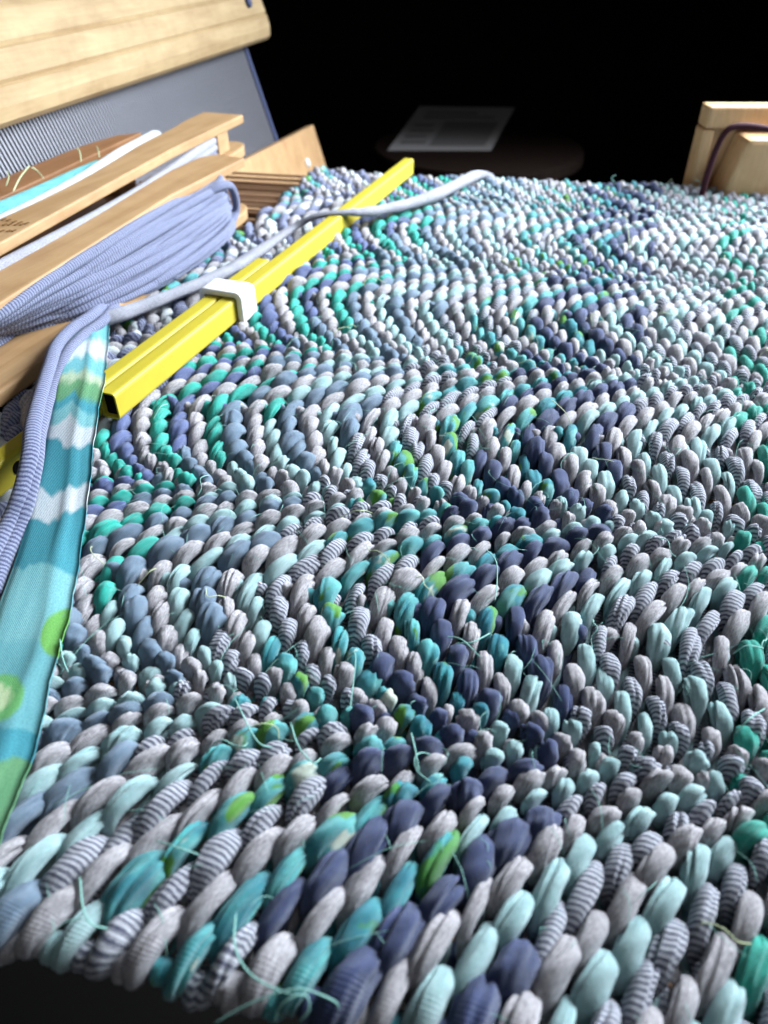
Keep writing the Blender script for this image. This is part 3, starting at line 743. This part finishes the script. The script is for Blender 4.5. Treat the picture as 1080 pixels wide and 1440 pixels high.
# top rail: a grooved pine beam over the reed
def top_rail():
    e = tR + bd * .24                                           # its end
    L = 4.2
    # profile in (towards the weaver, up the reed): a chunky moulding with two shallow grooves
    prof = [(-.10, .0), (.075, -.015), (.10, .0), (.115, .045), (.118, .105), (.108, .115), (.116, .128), (.110, .22), (.098, .23), (.104, .243), (.085, .34), (.05, .40), (0, .43), (-.06, .42), (-.10, .36)]
    bm = bmesh.new(); rings = []
    for s, k in ((-.012, .86), (.0, .95), (.02, 1.0), (L, 1.0)):
        rings.append([bm.verts.new((e - bd * s + nrm * (x * k) + eu * (y * k + (1 - k) * .2)) * H) for x, y in prof])
    n = len(prof)
    for p, q in zip(rings, rings[1:]):
        for k in range(n): bm.faces.new([p[k], p[(k + 1) % n], q[(k + 1) % n], q[k]])
    bm.faces.new(rings[0]); bm.faces.new(list(reversed(rings[-1])))
    bmesh.ops.recalc_face_normals(bm, faces=bm.faces)
    me = bpy.data.meshes.new('top_rail'); bm.to_mesh(me); bm.free()
    return link_mesh('top_rail', me, M['pine'], beater)
rail = top_rail()
pb = at_plane(348, 3, r0 + nrm * .113, nrm)
tube_obj('bolt', [pb - nrm * .03, pb + nrm * .012, pb + nrm * .02], [.03, .03, .02], M['blue_tape'], rail, n=8, seg=14)

# ------------------------------------------------------------------ the loom post at the right with a plum cord
post = thing('loom_post', 'tan wooden loom post with a pale top edge behind the rug', 'loom post')
pl = at(972, 275, -.02); yb = pl[1]
def pw(x, y): return at_plane(x, y, [0, yb, 0], np.array([0, 1.0, 0]))
# front panel, set in a frame: side stile and top rail stand proud of it
A, B = pw(968, 330), pw(978, 150); W_ = 1.6
def pbox(name, x0, x1, z0, z1, y0, y1, mat, bevel, lean=0):
    return hexa(name, [(x0, y0, z0), (x1, y0, z0), (x1, y1, z0), (x0, y1, z0), (x0 + lean, y0, z1), (x1, y0, z1), (x1, y1, z1), (x0 + lean, y1, z1)], mat, post, bevel)
x0 = pw(968, 268)[0]; ztop = pw(985, 146)[2]
pbox('upright', x0, x0 + .05, -.6, ztop - .10, yb - .01, yb + .10, M['lit_post_wood'], .012, .0)
pbox('back_board', x0 + .052, x0 + W_, -.6, ztop - .10, yb + .04, yb + .10, M['lit_post_wood'], .01)
pbox('top_rail', x0 + .004, x0 + W_, ztop - .097, ztop - .01, yb - .012, yb + .10, M['lit_post_wood'], .012, .0)
pbox('face_board', x0 - .035, x0 + W_, -.6, ztop - .112, yb - .14, yb + .035, M['lit_post_wood'], .02, .19)
cp = [(1095, 184), (1060, 178), (1034, 178), (1020, 186), (1008, 208), (998, 235), (990, 262), (984, 285)]
pc = []
for x, y in cp:
    pc.append(at_plane(x, y, [0, yb - .165, 0], np.array([0, 1.0, 0])))
tag(tube_obj('cord', pc, .013, M['cord'], None, n=60, seg=10), 'dark plum cord looped over the tan loom post', 'cord')

# ------------------------------------------------------------------ dim things in the room behind
st = thing('stool', 'dark round wooden stool standing in the gloom behind the loom', 'stool')
zs = -.75
sc_ = at(672, 205, zs)
def disc_obj(name, c, r, t_, mat, parent):
    bm = bmesh.new(); bmesh.ops.create_cone(bm, cap_ends=True, segments=48, radius1=r * H, radius2=r * H, depth=t_ * H, matrix=Matrix.Translation(Vector(np.asarray(c) * H)))
    bmesh.ops.bevel(bm, geom=[e for e in bm.edges if e.calc_face_angle(0) > 1], offset=.02 * H, segments=2, affect='EDGES')
    me = bpy.data.meshes.new(name); bm.to_mesh(me); bm.free(); return link_mesh(name, me, mat, parent)
disc_obj('seat', sc_ - np.array([0, 0, .06]), 1.02, .12, M['dark_wood'], st)
for k in range(4):
    an = math.pi / 4 + k * math.pi / 2; p = sc_ + np.array([.7 * math.cos(an), .7 * math.sin(an), -.12]); q = p + np.array([.12 * math.cos(an), .12 * math.sin(an), 0]); q[2] = -4.0
    tube_obj('leg', [p, (p + q) / 2, q], [.07, .06, .05], M['dark_wood'], st, n=8, seg=10)
zp = zs + .004
pp = thing('paper_sheet', 'printed grey sheet of paper lying on the dark stool', 'paper')
cn = [at(545, 212, zp), at(690, 212, zp), at(724, 152, zp), at(590, 150, zp)]
prism('sheet', cn, (0, 0, .006), M['paper'], pp)
def patch(u0, u1, v0, v1, name):
    f = lambda a, b: (cn[0] * (1 - a) + cn[1] * a) * (1 - b) + (cn[3] * (1 - a) + cn[2] * a) * b
    prism(name, [f(u0, v0) + [0, 0, .010], f(u1, v0) + [0, 0, .010], f(u1, v1) + [0, 0, .010], f(u0, v1) + [0, 0, .010]], (0, 0, .002), M['print'], pp)
patch(.38, .92, .08, .60, 'printed_block')
for k in range(4): patch(.08, .32 - .03 * (k % 2), .12 + .12 * k, .17 + .12 * k, 'printed_line')
for k in range(2): patch(.12, .86 - .2 * k, .68 + .11 * k, .73 + .11 * k, 'printed_line')
